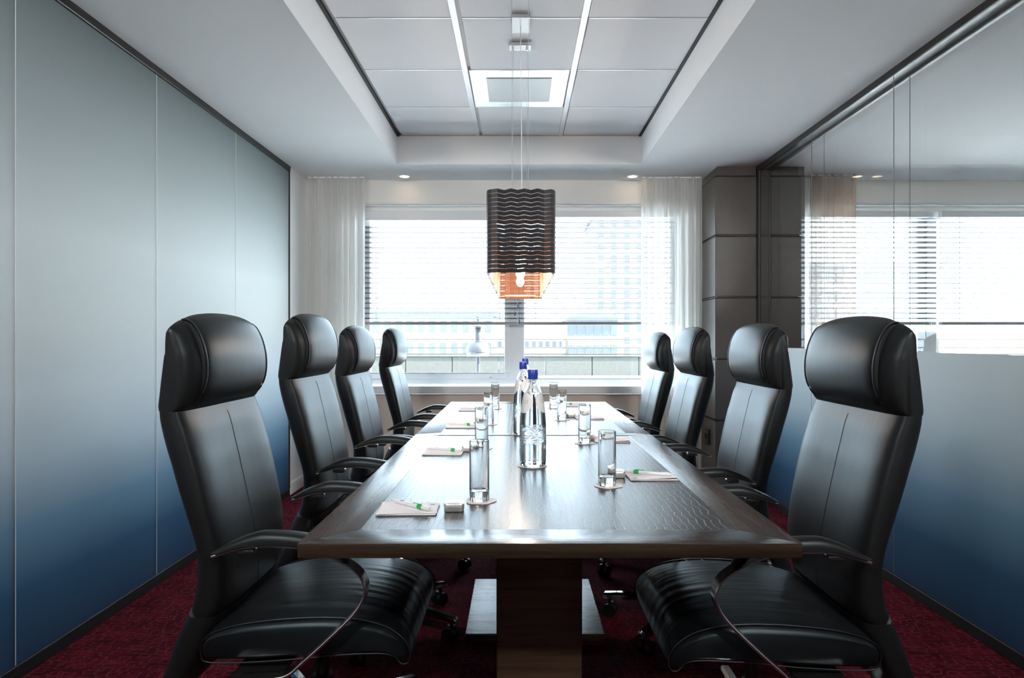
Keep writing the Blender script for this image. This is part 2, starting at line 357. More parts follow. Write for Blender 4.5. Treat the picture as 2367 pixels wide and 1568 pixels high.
def empty(name, loc=(0, 0, 0), rz=0.0, label=None, cat=None, group=None, kind=None):
    o = bpy.data.objects.new(name, None); C.objects.link(o); o.location = loc; o.rotation_euler = (0, 0, rz); o.empty_display_size = 0.05
    return tag(o, label, cat, group, kind)
def tag(o, label=None, cat=None, group=None, kind=None):
    if label: o['label'] = label
    if cat: o['category'] = cat
    if group: o['group'] = group
    if kind: o['kind'] = kind
    return o
def link_copy(o, parent=None, loc=None):
    c = o.copy(); C.objects.link(c)
    c.parent = parent
    if loc is not None: c.location = loc
    return c
def copy_tree(o, parent=None):
    c = link_copy(o, parent)
    for ch in list(o.children): copy_tree(ch, c)
    return c
def smooth_path(pts, n=6, close=False):
    P = [Vector(p) for p in pts]; m = len(P); out = []
    for i in range(m if close else m - 1):
        if close: a, b, c, d = P[i - 1], P[i], P[(i + 1) % m], P[(i + 2) % m]
        else: a, b, c, d = P[max(i - 1, 0)], P[i], P[i + 1], P[min(i + 2, m - 1)]
        for k in range(n):
            t = k / n
            out.append(0.5 * ((2 * b) + (c - a) * t + (2 * a - 5 * b + 4 * c - d) * t * t + (3 * b - a - 3 * c + d) * t ** 3))
    if not close: out.append(P[-1])
    return out
def interp(tbl, z):
    for (a, b) in zip(tbl, tbl[1:]):
        if a[0] <= z <= b[0]:
            t = (z - a[0]) / (b[0] - a[0]); return a[1] + (b[1] - a[1]) * t
    return tbl[0][1] if z < tbl[0][0] else tbl[-1][1]
def smooth_interp(tbl, z):
    n = len(tbl)
    for i in range(n - 1):
        if tbl[i][0] <= z <= tbl[i + 1][0]:
            t = (z - tbl[i][0]) / (tbl[i + 1][0] - tbl[i][0])
            a, b, c, d = tbl[max(i - 1, 0)][1], tbl[i][1], tbl[i + 1][1], tbl[min(i + 2, n - 1)][1]
            return 0.5 * (2 * b + (c - a) * t + (2 * a - 5 * b + 4 * c - d) * t * t + (3 * b - a - 3 * c + d) * t ** 3)
    return tbl[0][1] if z < tbl[0][0] else tbl[-1][1]

# ------------------------------------------------------------------ the room
XL, XR, XR2 = -1.68, 1.75, 1.825           # left wall, near and far pane of the glass partition
XN = 5.2                                    # far side of the next room
Y0, Y1 = -1.3, 5.42
ZC, ZT = 2.405, 2.618                       # soffit, recessed ceiling
RX0, RX1, RY0, RY1 = -0.878, 0.884, 0.13, 4.93

tag(MB().box(XL - .1, XN, Y0 - .1, Y1 + .2, -0.08, 0).build('floor', 'carpet'), 'dark red carpet with outlined rounded pattern', kind='structure')

ceil = MB()
ceil.box(XL - .1, RX0, Y0 - .1, Y1 + .2, ZC, ZT + .1).box(RX1, XR2 + .03, Y0 - .1, Y1 + .2, ZC, ZT + .1)
ceil.box(RX0, RX1, RY1, Y1 + .2, ZC, ZT + .1).box(RX0, RX1, Y0 - .1, RY0, ZC, ZT + .1)
ceil.box(RX0, RX1, RY0, RY1, ZT + .012, ZT + .1)
ceil = tag(ceil.build('ceiling', 'plaster'), 'white plaster ceiling with a long recessed tray', kind='structure')
tile_me = None
rows = int(round((RY1 - RY0) / 0.6))
for r in range(rows):
    for c in range(3):
        x0 = RX0 + .016 + c * 0.5835; y1 = RY1 - r * 0.6
        if c == 1 and r == 1: continue
        if tile_me is None:
            t = MB().bbox(0.016, 0.565, -0.594, -0.006, 0, 0.014, 0.003, 1).build('ceiling_tile', 'tile', ceil, (x0, y1, ZT - .004)); tile_me = t
        else: link_copy(tile_me, ceil, (x0, y1, ZT - .004))
for x in (-0.295, 0.301):
    MB().bbox(x - .016, x + .016, RY0, RY1, ZT - .007, ZT + .01, .002, 1).build('ceiling_runner', 'white_metal', ceil)
for r in range(1, rows):
    y = RY1 - r * .6
    for c in range(3):
        x0 = RX0 + .02 + c * 0.5835
        MB().box(x0 + .014, x0 + .565, y - .005, y + .003, ZT - .006, ZT + .006).build('cross_tee', 'white_metal', ceil)
for x0, x1 in ((RX0, RX0 + .017), (RX1 - .017, RX1)):
    MB().box(x0, x1, RY0, RY1, ZT - .012, ZT + .004).build('shadow_gap', 'black', ceil)
MB().box(RX0, RX1, RY1 - .004, RY1, ZT - .008, ZT + .004).build('edge_angle', 'beige', ceil)

# air vent tile in the recess
v = empty('air_vent', (0.003, RY1 - .6, ZT - .006), label='square perforated air vent in a shiny metal ceiling tile', cat='vent')
MB().bbox(-.276, .276, -.594, -.006, 0, .014, .002, 1).build('face_plate', 'satin_metal', v)
MB().bbox(-.185, .185, -.49, -.11, -.004, .004, .0015, 1).build('grille', 'grille', v)

# downlights in the soffit
def downlight(x, y, label, power):
    d = empty('downlight', (x, y, ZC), label=label, cat='light', group='recessed ceiling downlights')
    MB().lathe([(.050, -.001), (.050, -.006), (.047, -.008), (.036, -.006), (.036, .0)], 28, caps=False).build('trim_ring', 'white_metal', d)
    MB().lathe([(.036, -.003), (.018, -.0035), (.0005, -.004)], 24).build('lens', 'down', d)
    l = bpy.data.lights.new('downlight_lamp', 'SPOT'); l.energy = power; l.color = (1.0, 0.97, 0.95) if power > 5 else (1.0, .74, .48); l.spot_size = math.radians(100); l.spot_blend = 0.7; l.shadow_soft_size = 0.10 if power > 5 else 0.03
    lo = bpy.data.objects.new('downlight_lamp', l); C.objects.link(lo); lo.parent = d; lo.location = (0, 0, -.012)
    if power > 5: lo.rotation_euler = (math.radians(74), 0, math.radians(9 if x > 0 else -9))     # added fill lamps, swivelled to brighten the window wall
downlight(-.884, 5.28, 'small round warm downlight above the curtain next to the frosted wall', .05)
downlight(.88, 5.28, 'small round warm downlight above the curtain beside the wooden column', .05)
for x in (-1.25, 1.3):  # four unseen lamps added behind the viewer as fill light
    for y in (-.9, .2):
        downlight(x, y, f'added fill downlight behind the viewer, {"frosted wall" if x < 0 else "glass partition"} side, {"beside the table end" if y > 0 else "at the rear wall"}', 20)

# back wall with the window opening
WX0, WX1, WZ0, WZ1 = -1.30, 1.28, 0.77, 2.22
NX0, NX1 = 2.02, 5.0
def wall_with_opening(name, xa, xb, ox0, ox1, label):
    b = MB()
    b.box(xa, xb, Y1, Y1 + .22, WZ1, ZC + .2)
    b.box(xa, ox0, Y1, Y1 + .22, .70, WZ1).box(ox1, xb, Y1, Y1 + .22, .70, WZ1)
    w = b.build(name, 'wall'); tag(w, label, kind='structure')
    MB().box(xa, xb, Y1, Y1 + .22, 0, .70).build('parapet_panel', 'beige', w)
    return w
wall_with_opening('wall_back', XL, XR2, WX0, WX1, 'cream wall around the wide window')
wall_with_opening('wall_back_next_room', XR2, XN, NX0, NX1, 'cream wall around the window of the next room')
MB().box(XL, XN, Y0 - .1, Y0, 0, ZC).build('wall_front', 'wall')['kind'] = 'structure'
MB().box(XN, XN + .1, Y0, Y1 + .2, 0, ZC).build('wall_right_next_room', 'wall')['kind'] = 'structure'
MB().box(XR2 + .03, XN, Y0 - .1, Y1 + .2, ZC, ZT + .1).build('ceiling_next_room', 'plaster')['kind'] = 'structure'

# the room behind the frosted wall, seen only as a glow
XO = -5.0
MB().box(XO, XL - .1, Y0 - .1, Y1 + .2, -0.08, 0).build('floor_other_room', 'carpet')['kind'] = 'structure'
MB().box(XO, XL - .1, Y0 - .1, Y1 + .2, ZC, ZT + .1).build('ceiling_other_room', 'plaster')['kind'] = 'structure'
MB().box(XO - .1, XO, Y0, Y1 + .2, 0, ZC).build('wall_left_other_room', 'wall')['kind'] = 'structure'
MB().box(XO, XL, Y0 - .1, Y0, 0, ZC).build('wall_front_other_room', 'wall')['kind'] = 'structure'
wall_with_opening('wall_back_other_room', XO, XL - .1, -4.9, -2.7, 'cream wall around the window of the room behind the frosted wall')

# left wall: frosted panels, then painted return
wl = tag(MB().box(XL - .1, XL, 4.995, Y1 + .2, 0, ZC).build('wall_left', 'plaster'), 'left wall of frosted blue glass panels', kind='structure')
edges = [Y0, -0.38, 0.505, 1.392, 2.279, 3.167, 4.053, 4.978]
for a, b in zip(edges, edges[1:]):
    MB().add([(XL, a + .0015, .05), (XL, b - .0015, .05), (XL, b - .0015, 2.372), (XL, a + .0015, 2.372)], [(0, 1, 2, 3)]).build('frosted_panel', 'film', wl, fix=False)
    MB().bbox(XL - .010, XL + .0008, b - .0016, b + .0016, .05, 2.37, .0003, 1).build('joint_seal', 'frame', wl)
MB().bbox(XL - .012, XL + .012, Y0, 4.995, 2.368, 2.405, .003, 1).build('head_frame', 'dark_metal', wl)
MB().bbox(XL - .012, XL + .006, Y0, 4.995, 0, .05, .003, 1).build('base_frame', 'black', wl)
MB().bbox(XL - .012, XL + .008, 4.978, 4.996, .05, 2.368, .002, 1).build('end_frame', 'dark_metal', wl)
MB().bbox(XL, XL + .012, 5.0, Y1, 0, .09, .003, 1).build('baseboard_left', 'plaster')['kind'] = 'structure'

# right wall: double glass partition with film on its lower part
wr = empty('wall_right', (XR, 0, 0), label='glass partition with gradient film below clear glass', kind='structure')
redges = [Y0, -0.36, 0.52, 1.41, 2.295, 3.185, 4.079, 4.962]
for a, b in zip(redges, redges[1:]):
    for k, x in enumerate((0, XR2 - XR)):
        p = MB().add([(x, a + .002, .05), (x, b - .002, .05), (x, b - .002, 2.372), (x, a + .002, 2.372)], [(0, 1, 2, 3)]).build('glass_pane', 'pane', wr, fix=False)
        MB().box(x - .0012, x + .0012, b - .0016, b + .0016, .05, 2.372).build('joint_seal', 'joint', p)
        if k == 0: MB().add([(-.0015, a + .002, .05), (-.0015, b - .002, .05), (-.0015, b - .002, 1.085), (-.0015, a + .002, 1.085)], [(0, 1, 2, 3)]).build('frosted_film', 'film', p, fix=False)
MB().bbox(-.012, .012, Y0, 4.98, 2.368, 2.405, .003, 1).build('head_frame', 'dark_metal', wr)
MB().box(.012, XR2 - XR, Y0, 4.98, 2.385, 2.405).build('perforated_head', 'perf', wr)
MB().bbox(XR2 - XR - .004, XR2 - XR + .02, Y0, 4.98, 2.368, 2.405, .003, 1).build('rear_head_frame', 'dark_metal', wr)
MB().bbox(-.012, XR2 - XR + .02, Y0, 4.98, 0, .05, .003, 1).build('base_frame', 'black', wr)
MB().bbox(-.012, .012, 4.965, 4.985, .05, 2.37, .002, 1).build('end_frame', 'dark_metal', wr)
MB().box(.012, XR2 - XR, 4.972, 4.985, .05, 2.385).build('perforated_jamb', 'perf_dark', wr)
MB().bbox(XR2 - XR - .004, XR2 - XR + .012, 4.965, 4.985, .05, 2.37, .002, 1).build('end_frame', 'dark_metal', wr)

# wooden column between the rooms
def column(name, x0, x1, label, kind='structure'):
    yA, yB = 4.985, Y1
    cx = empty(name, ((x0 + x1) / 2, (yA + yB) / 2, 0), label=label, kind=kind)
    hx, hy = (x1 - x0) / 2, (yB - yA) / 2
    MB().box(-hx + .018, hx - .0, -hy + .012, hy - .0, 0, ZC).build('core', 'wood_col', cx)
    zs = [0.0, .552, 1.002, 1.452, 1.902, 2.342]
    for a, b in zip(zs, zs[1:]):
        MB().bbox(-hx, hx, -hy, hy - .001, a + .004, b - .014, .0015, 1).build('panel', 'wood_col', cx)
        MB().bbox(-hx + .004, hx, -hy + .004, hy - .001, b - .010, b - .002, .001, 1).build('groove_strip', 'dark_metal', cx)
    return cx
col = column('wall_column', 1.435, XR - .013, 'dark wood clad column at the end of the glass wall')
column('wall_column_next_room', XR2 + .013, 2.09, 'dark wood clad column seen through the glass wall')
s = MB().bbox(-.004, .004, -.04, .04, -.075, .04, .002, 1).build('socket_plate', 'socket', col, (-.1615, -.03, .42))
for dy in (-.016, .016):
    MB().bbox(-.002, .002, -.010, .010, -.018, .018, .001, 1).build('socket', 'black', s, (-.004, dy, -.01))

# ------------------------------------------------------------------ windows
def window(name, x0, x1, mx0, mx1, label):
    w = empty(name, ((x0 + x1) / 2, Y1 + .13, WZ0), label=label, kind='structure'); ox = (x0 + x1) / 2
    yb0, yb1 = .0, .06
    def p(nm, a, b, c, d, m='frame', y0=yb0, y1=yb1, bev=.004, par=w):
        return MB().bbox(a - ox, b - ox, y0, y1, c - WZ0, d - WZ0, bev, 1).build(nm, m, par)
    p('frame', x0, x1, WZ0, .819); p('frame', x0, x1, 2.12, 2.22); p('frame', x0, x0 + .05, .819, 2.12); p('frame', x1 - .05, x1, .819, 2.12)
    p('mullion', mx0, mx1, .819, 2.12)
    # opening sash left of the mullion
    for a, b, c, d in ((x0 + .05, mx0, .819, .868), (x0 + .05, x0 + .095, .868, 2.12), (mx0 - .03, mx0 + .012, .868, 2.12)):
        p('sash', a, b, c, d, y0=-.02, y1=.04)
    for a, b, c, y in ((x0 + .09, mx0 - .03, .868, .02), (mx1, x1 - .05, .819, .03)):
        MB().add([(a - ox, y, c - WZ0), (b - ox, y, c - WZ0), (b - ox, y, 2.12 - WZ0), (a - ox, y, 2.12 - WZ0)], [(0, 1, 2, 3)]).build('glass_pane', 'win_pane', w, fix=False)
    p('gasket', x0 + .095, mx0 - .03, .866, .8705, 'gasket', -.021, .03, .001); p('gasket', mx1, x1 - .05, .817, .8215, 'gasket', -.001, .03, .001)
    return w
w1 = window('window_1', WX0, WX1, -.085, .046, 'wide white framed window behind the blinds')
hd = MB().bbox(-.016, .016, -.006, 0, -.012, .012, .002, 1).build('sash_latch', 'frame', w1, (-.225 - (WX0 + WX1) / 2, -.02, .81 - WZ0 + .02))
MB().bbox(-.004, .004, -.010, -.004, -.004, .004, .001, 1).build('latch_pin', 'gasket', hd)
window('window_3', -4.9, -2.7, -3.9, -3.78, 'white framed window of the room behind the frosted wall')
w2 = window('window_2', NX0, NX1, 3.26, 3.40, 'white framed window of the next room')
MB().bbox(-.010, .010, -.03, 0, -.055, .02, .004, 1).build('window_handle', 'satin_metal', w2, (3.33 - (NX0 + NX1) / 2, -.001, .5))
sill = MB().bbox(XL, 1.43, Y1 - .045, Y1 + .12, .712, .772, .004, 1).build('window_sill_board', 'sill'); tag(sill, 'long white window sill board below the window', kind='structure')
sill2 = MB().bbox(2.1, XN, Y1 - .045, Y1 + .12, .712, .772, .004, 1).build('window_sill_board_next_room', 'sill'); tag(sill2, 'white window sill board in the next room', kind='structure')
MB().box(WX0, WX1, Y1 + .09, Y1 + .11, 2.168, 2.225).build('trim_1', 'wall')['kind'] = 'structure'
MB().box(NX0, NX1, Y1 + .09, Y1 + .11, 2.168, 2.225).build('trim_2', 'wall')['kind'] = 'structure'
MB().bbox(WX0, WX1, Y1 - .004, Y1 + .09, 2.212, 2.226, .002, 1).build('trim_3', 'sill')['kind'] = 'structure'
MB().bbox(NX0, NX1, Y1 - .004, Y1 + .09, 2.212, 2.226, .002, 1).build('trim_4', 'sill')['kind'] = 'structure'

slat_cache = {}
def blind(x0, x1, ztop, zbot, pitch, tilt, label, y=Y1 + .055, rail_h=.05, stack=2):
    b = empty('venetian_blind', ((x0 + x1) / 2, y, zbot), label=label, cat='blind', group='white venetian blinds')
    h = (x1 - x0) / 2
    MB().bbox(-h, h, -.026, .026, ztop - rail_h - zbot, ztop - zbot, .003, 1).build('head_rail', 'frame', b)
    MB().bbox(-h, h, -.025, .025, -.012, .012, .004, 1).build('bottom_rail', 'blind_rail', b)
    sm = MB()
    ca, sa = math.cos(tilt), math.sin(tilt); pts = []
    for t, sg in [(k / 4 - 1, 1) for k in range(9)] + [(1 - k / 4, -1) for k in range(9)]:
        yy = .025 * t; zz = .0035 * (1 - t * t) + .0011 * sg
        pts.append((yy * ca - zz * sa, yy * sa + zz * ca))
    sm.loft([[(-h, p[0], p[1]) for p in pts], [(h, p[0], p[1]) for p in pts]])
    n = int((ztop - rail_h - zbot - .03) / pitch); first = None
    for i in range(n):
        z = (i + 1) * pitch
        if first is None: first = sm.build('slat', 'slat', b, (0, 0, z))
        else: link_copy(first, b, (0, 0, z))
    k = max(2, int(h * 2 / .45))
    for i in range(k):
        x = -h + .14 + (2 * h - .28) * i / (k - 1)
        for yy in (-.026, .026):
            MB().tube([(x, yy, 0), (x, yy, ztop - zbot - rail_h)], .0012, 5).build('ladder_cord', 'slat', b)
    return b
ZB = CAMZ + 37 * 5.475 / F
b1 = blind(WX0 + .02, -.012, 2.168, ZB, .0406, math.radians(-8), 'white venetian blind behind the lamp, on the side of the frosted wall', rail_h=.075)
b2 = blind(-.006, WX1 - .02, 2.168, ZB, .0406, math.radians(-10), 'white venetian blind behind the lamp, on the side of the wooden column')
for x, zl in ((-.02, .16), (.004, .22), (.016, .10)):
    t = MB().tube([(x, -.03, .9), (x, -.03, .02 + zl - .1)], .001, 5).build('pull_cord', 'slat', b2, (-h if False else -.637, 0, 0))
    MB().lathe([(.001, .03), (.004, .025), (.006, .0), (.001, -.001)], 8, (x, -.03, zl - .1)).build('cord_tassel', 'slat', t)
blind(2.06, 3.28, 2.168, ZB, .0406, math.radians(-8), 'white venetian blind seen through the glass wall, next to the wooden column')
blind(3.38, 4.98, 2.168, ZB, .0406, math.radians(-10), 'white venetian blind seen through the glass wall, at the photo edge')

# ------------------------------------------------------------------ curtains
def curtain(x0, x1, y, z0, z1, folds, amp, mat, label, seed, name='sheer_curtain'):
    rnd = random.Random(seed); nx, nz = folds * 10, 14; mb = MB(); vv = []
    ph = [rnd.uniform(-.5, .5) for _ in range(folds + 2)]
    for k in range(nz + 1):
        t = k / nz
        for i in range(nx + 1):
            u = i / nx; q = u * folds; j = int(q); a = ph[j] * (1 - (q - j)) + ph[min(j + 1, folds + 1)] * (q - j)
            am = amp * (0.5 + 0.5 * min(1, (1 - t) * 3 + .15)) * (1 + .5 * math.sin(q * 1.7 + seed))
            vv.append((x0 + (x1 - x0) * u + .012 * math.sin(q * 6.28 + a) * (1 - t), am * math.sin(q * 2 * math.pi + a * 2.2 + .5 * math.sin(t * 2 + q)), z0 + (z1 - z0) * t))
    ff = [(k * (nx + 1) + i, k * (nx + 1) + i + 1, (k + 1) * (nx + 1) + i + 1, (k + 1) * (nx + 1) + i) for k in range(nz) for i in range(nx)]
    mb.add([(a - (x0 + x1) / 2, b, c - z0) for a, b, c in vv], ff, 0, True)
    e = empty(name, ((x0 + x1) / 2, y, z0), label=label, cat='curtain', group='sheer curtains at the windows')
    mb.build('cloth', mat, e, fix=False)
    hb = MB()
    hb.bbox(-(x1 - x0) / 2, (x1 - x0) / 2, -.008, .008, z1 - z0 - .012, z1 - z0, .002, 1).build('curtain_track', 'white_metal', e)
    return e
curtain(-1.64, -1.19, 5.31, .02, ZC, 9, .028, 'sheer', 'white sheer curtain hanging beside the frosted wall corner', 1)
curtain(.955, 1.42, 5.31, .02, ZC, 9, .028, 'sheer', 'white sheer curtain hanging beside the wooden column', .05)
curtain(2.1, 2.36, 5.32, .02, ZC, 5, .026, 'sheer', 'white sheer curtain seen through the glass wall', 6)
curtain(2.24, 2.60, 5.24, .02, ZC, 6, .028, 'bronze_sheer', 'bronze sheer curtain seen through the glass wall', 9)

# ------------------------------------------------------------------ outside
tag(MB().box(-14, 20, 5.70, 12.3, .30, .50).build('terrace_deck', 'deck'), 'flat roof terrace outside the window', kind='structure')
tag(MB().box(-300, 300, 12.5, 400, -12.2, -12).build('ground_outside', 'deck'), 'city ground far below', kind='structure')
tag(MB().box(-14, 20, Y1 + .22, 5.72, -3, .50).build('wall_outside_base', 'concrete'), 'outer wall foot', kind='structure')
pw = empty('parapet_wall', (0, 12.0, .5), label='low pale concrete parapet at the terrace edge', kind='structure')
for i in range(-10, 18):
    MB().bbox(i * .82 + .006, (i + 1) * .82 - .006, 0, .16, 0, .335, .006, 1).build('parapet_panel', 'concrete', pw, (-.35, 0, 0))
MB().bbox(-8.6, 14.5, -.03, .20, .335, .36, .006, 1).build('coping', 'concrete', pw)
rl = empty('terrace_railing', (0, 12.08, .86), label='thin metal railing on the terrace parapet', cat='railing')
for z in (.02, .135, .28): MB().bbox(-8.6, 14.5, -.012, .012, z - .012, z + .012, .003, 1).build('rail', 'rail', rl)
for i in range(-5, 9): MB().bbox(i * 1.64 - .02, i * 1.64 + .02, -.02, .02, 0, .30, .003, 1).build('post', 'rail', rl, (.85, 0, 0))
# terrace lantern
ln = empty('terrace_lantern', (-.447, 7.5, .50), label='grey dome lantern on a post outside the window', cat='lantern')
MB().lathe([(.045, 0), (.045, .02), (.022, .03), (.022, .45)], 16).build('post', 'lantern', ln)
MB().lathe([(.01, .455), (.118, .455), (.128, .47), (.125, .50), (.01, .505)], 28).build('diffuser', 'opal', ln)
MB().lathe([(.132, .50), (.128, .54), (.108, .59), (.07, .625), (.040, .635), (.01, .636)], 28).build('dome', 'lantern', ln)
MB().lathe([(.036, .63), (.036, .77), (.03, .78)], 18).build('neck', 'lantern', ln)
MB().lathe([(.035, .765), (.098, .775), (.098, .782), (.06, .79), (.05, .81), (.03, .83), (.012, .84), (.012, .86), (.022, .875), (.02, .89), (.004, .905)], 24).build('cap', 'lantern', ln)
# buildings beyond the terrace
def building(name, label, x0, x1, y0, y1, z0, z1, mat, cols, nrow, ww, wh, inset=.15, roof=None):
    b = empty(name, ((x0 + x1) / 2, (y0 + y1) / 2, z0), label=label, cat='building')
    hx, hy = (x1 - x0) / 2, (y1 - y0) / 2
    MB().box(-hx, hx, -hy, hy, 0, z1 - z0).build('wall', mat, b)
    f = None
    for r in range(nrow):
        for c in range(cols):
            x = -hx + (c + .5) * 2 * hx / cols; z = (z1 - z0) * (r + .5) / nrow
            loc = (x, -hy, z)
            if f is None: f = MB().box(-ww / 2, ww / 2, -.08, .02, -wh / 2, wh / 2).build('window', 'bwin', b, loc)
            else: link_copy(f, b, loc)
    if roof == 'flat': MB().box(-hx - .4, hx + .4, -hy - .4, hy + .4, z1 - z0, z1 - z0 + .5).build('roof', 'zinc', b)
    if roof == 'curve':
        ring = [(hx * 1.04 * math.cos(a), 0, math.sin(a) * hx * .28) for a in [math.pi * k / 14 for k in range(15)]]
        MB().loft([[(p[0], -hy - .5, z1 - z0 + p[2]) for p in ring], [(p[0], hy, z1 - z0 + p[2]) for p in ring]]).build('roof', 'zinc', b)
    return b
building('tower_block', 'tall pale tower block with window columns behind the blind', 8.9, 15.0, 80, 92, -12, 15.5, 'facade', 4, 20, .55, .8, roof='flat')
building('low_block', 'low office with curved zinc roof beyond the terrace', 3.9, 8.0, 55, 62, -12, 2.7, 'facade2', 6, 9, .50, .8, roof='curve')
building('apartment_block', 'long pale apartment block beyond the terrace lantern', -14, -2.2, 60, 70, -12, 3.2, 'facade', 12, 8, .55, 1.0, roof='flat')
building('distant_slab', 'low distant slab block behind the railing', -30, 36, 110, 118, -12, 1.5, 'facade', 60, 6, .6, .9)
building('side_block', 'pale block seen beyond the next room window', 26, 38, 62, 72, -12, 7.5, 'facade', 14, 12, .5, .9, roof='flat')

# ------------------------------------------------------------------ conference table
TX0, TX1, TY0, TY1, TZ, TT = -.434, .556, 1.337, 4.382, .74, .029
TM = (TY0 + TY1) / 2 + .02; TCX = (TX0 + TX1) / 2
tb = empty('conference_table', (TCX, (TY0 + TY1) / 2, 0), label='long dark wenge conference table with embossed leather inlays', cat='table')
oy = (TY0 + TY1) / 2
def lp(pts): return [(x - TCX, y - oy) for x, y in pts]
BS, BE, BM = .10, .10, .044; g = .0004
for (ya, yb, ba, bb) in ((TY0, TM, BE, BM), (TM, TY1, BM, BE)):
    A = [(TX0, ya), (TX1, ya), (TX1 - BS, ya + ba), (TX0 + BS, ya + ba)]
    B = [(TX1, yb), (TX0, yb), (TX0 + BS, yb - bb), (TX1 - BS, yb - bb)]
    Lf = [(TX0, yb), (TX0, ya), (TX0 + BS, ya + ba), (TX0 + BS, yb - bb)]
    Rt = [(TX1, ya), (TX1, yb), (TX1 - BS, yb - bb), (TX1 - BS, ya + ba)]
    for poly, m in ((A, 'wood_x'), (B, 'wood_x'), (Lf, 'wood_y'), (Rt, 'wood_y')):
        cxp = sum(p[0] for p in poly) / 4; cyp = sum(p[1] for p in poly) / 4
        MB().prism(lp(poly), TZ - TT, TZ, .0012).build('top_board', m, tb)
    MB().box(TX0 + BS - TCX - .002, TX1 - BS - TCX + .002, ya + ba - oy - .002, yb - bb - oy + .002, TZ - TT + .004, TZ - .0008).build('leather_inlay', 'inlay', tb)
for ya in (2.02, 3.58):
    MB().bbox(-.127, .127, ya - oy, ya + .12 - oy, .03, TZ - TT, .003, 1).build('pedestal', 'wood_ped', tb)
    MB().bbox(-.22, .22, ya - .18 - oy, ya + .30 - oy, TZ - TT - .03, TZ - TT, .003, 1).build('mounting_plate', 'wood_ped', tb)
MB().bbox(-.03, .03, 2.14 - oy, 3.58 - oy, TZ - TT - .08, TZ - TT, .003, 1).build('stretcher', 'wood_ped', tb)
MB().bbox(-.265, .265, 2.565 - oy, 3.16 - oy, 0, .032, .004, 1).build('foot_plate', 'wood_x', tb)
for ya in (2.02, 3.58):
    MB().bbox(-.127, .127, min(ya, 2.6) - oy, max(ya + .12, 3.1) - oy, 0, .03, .003, 1).build('foot_rail', 'wood_ped', tb)

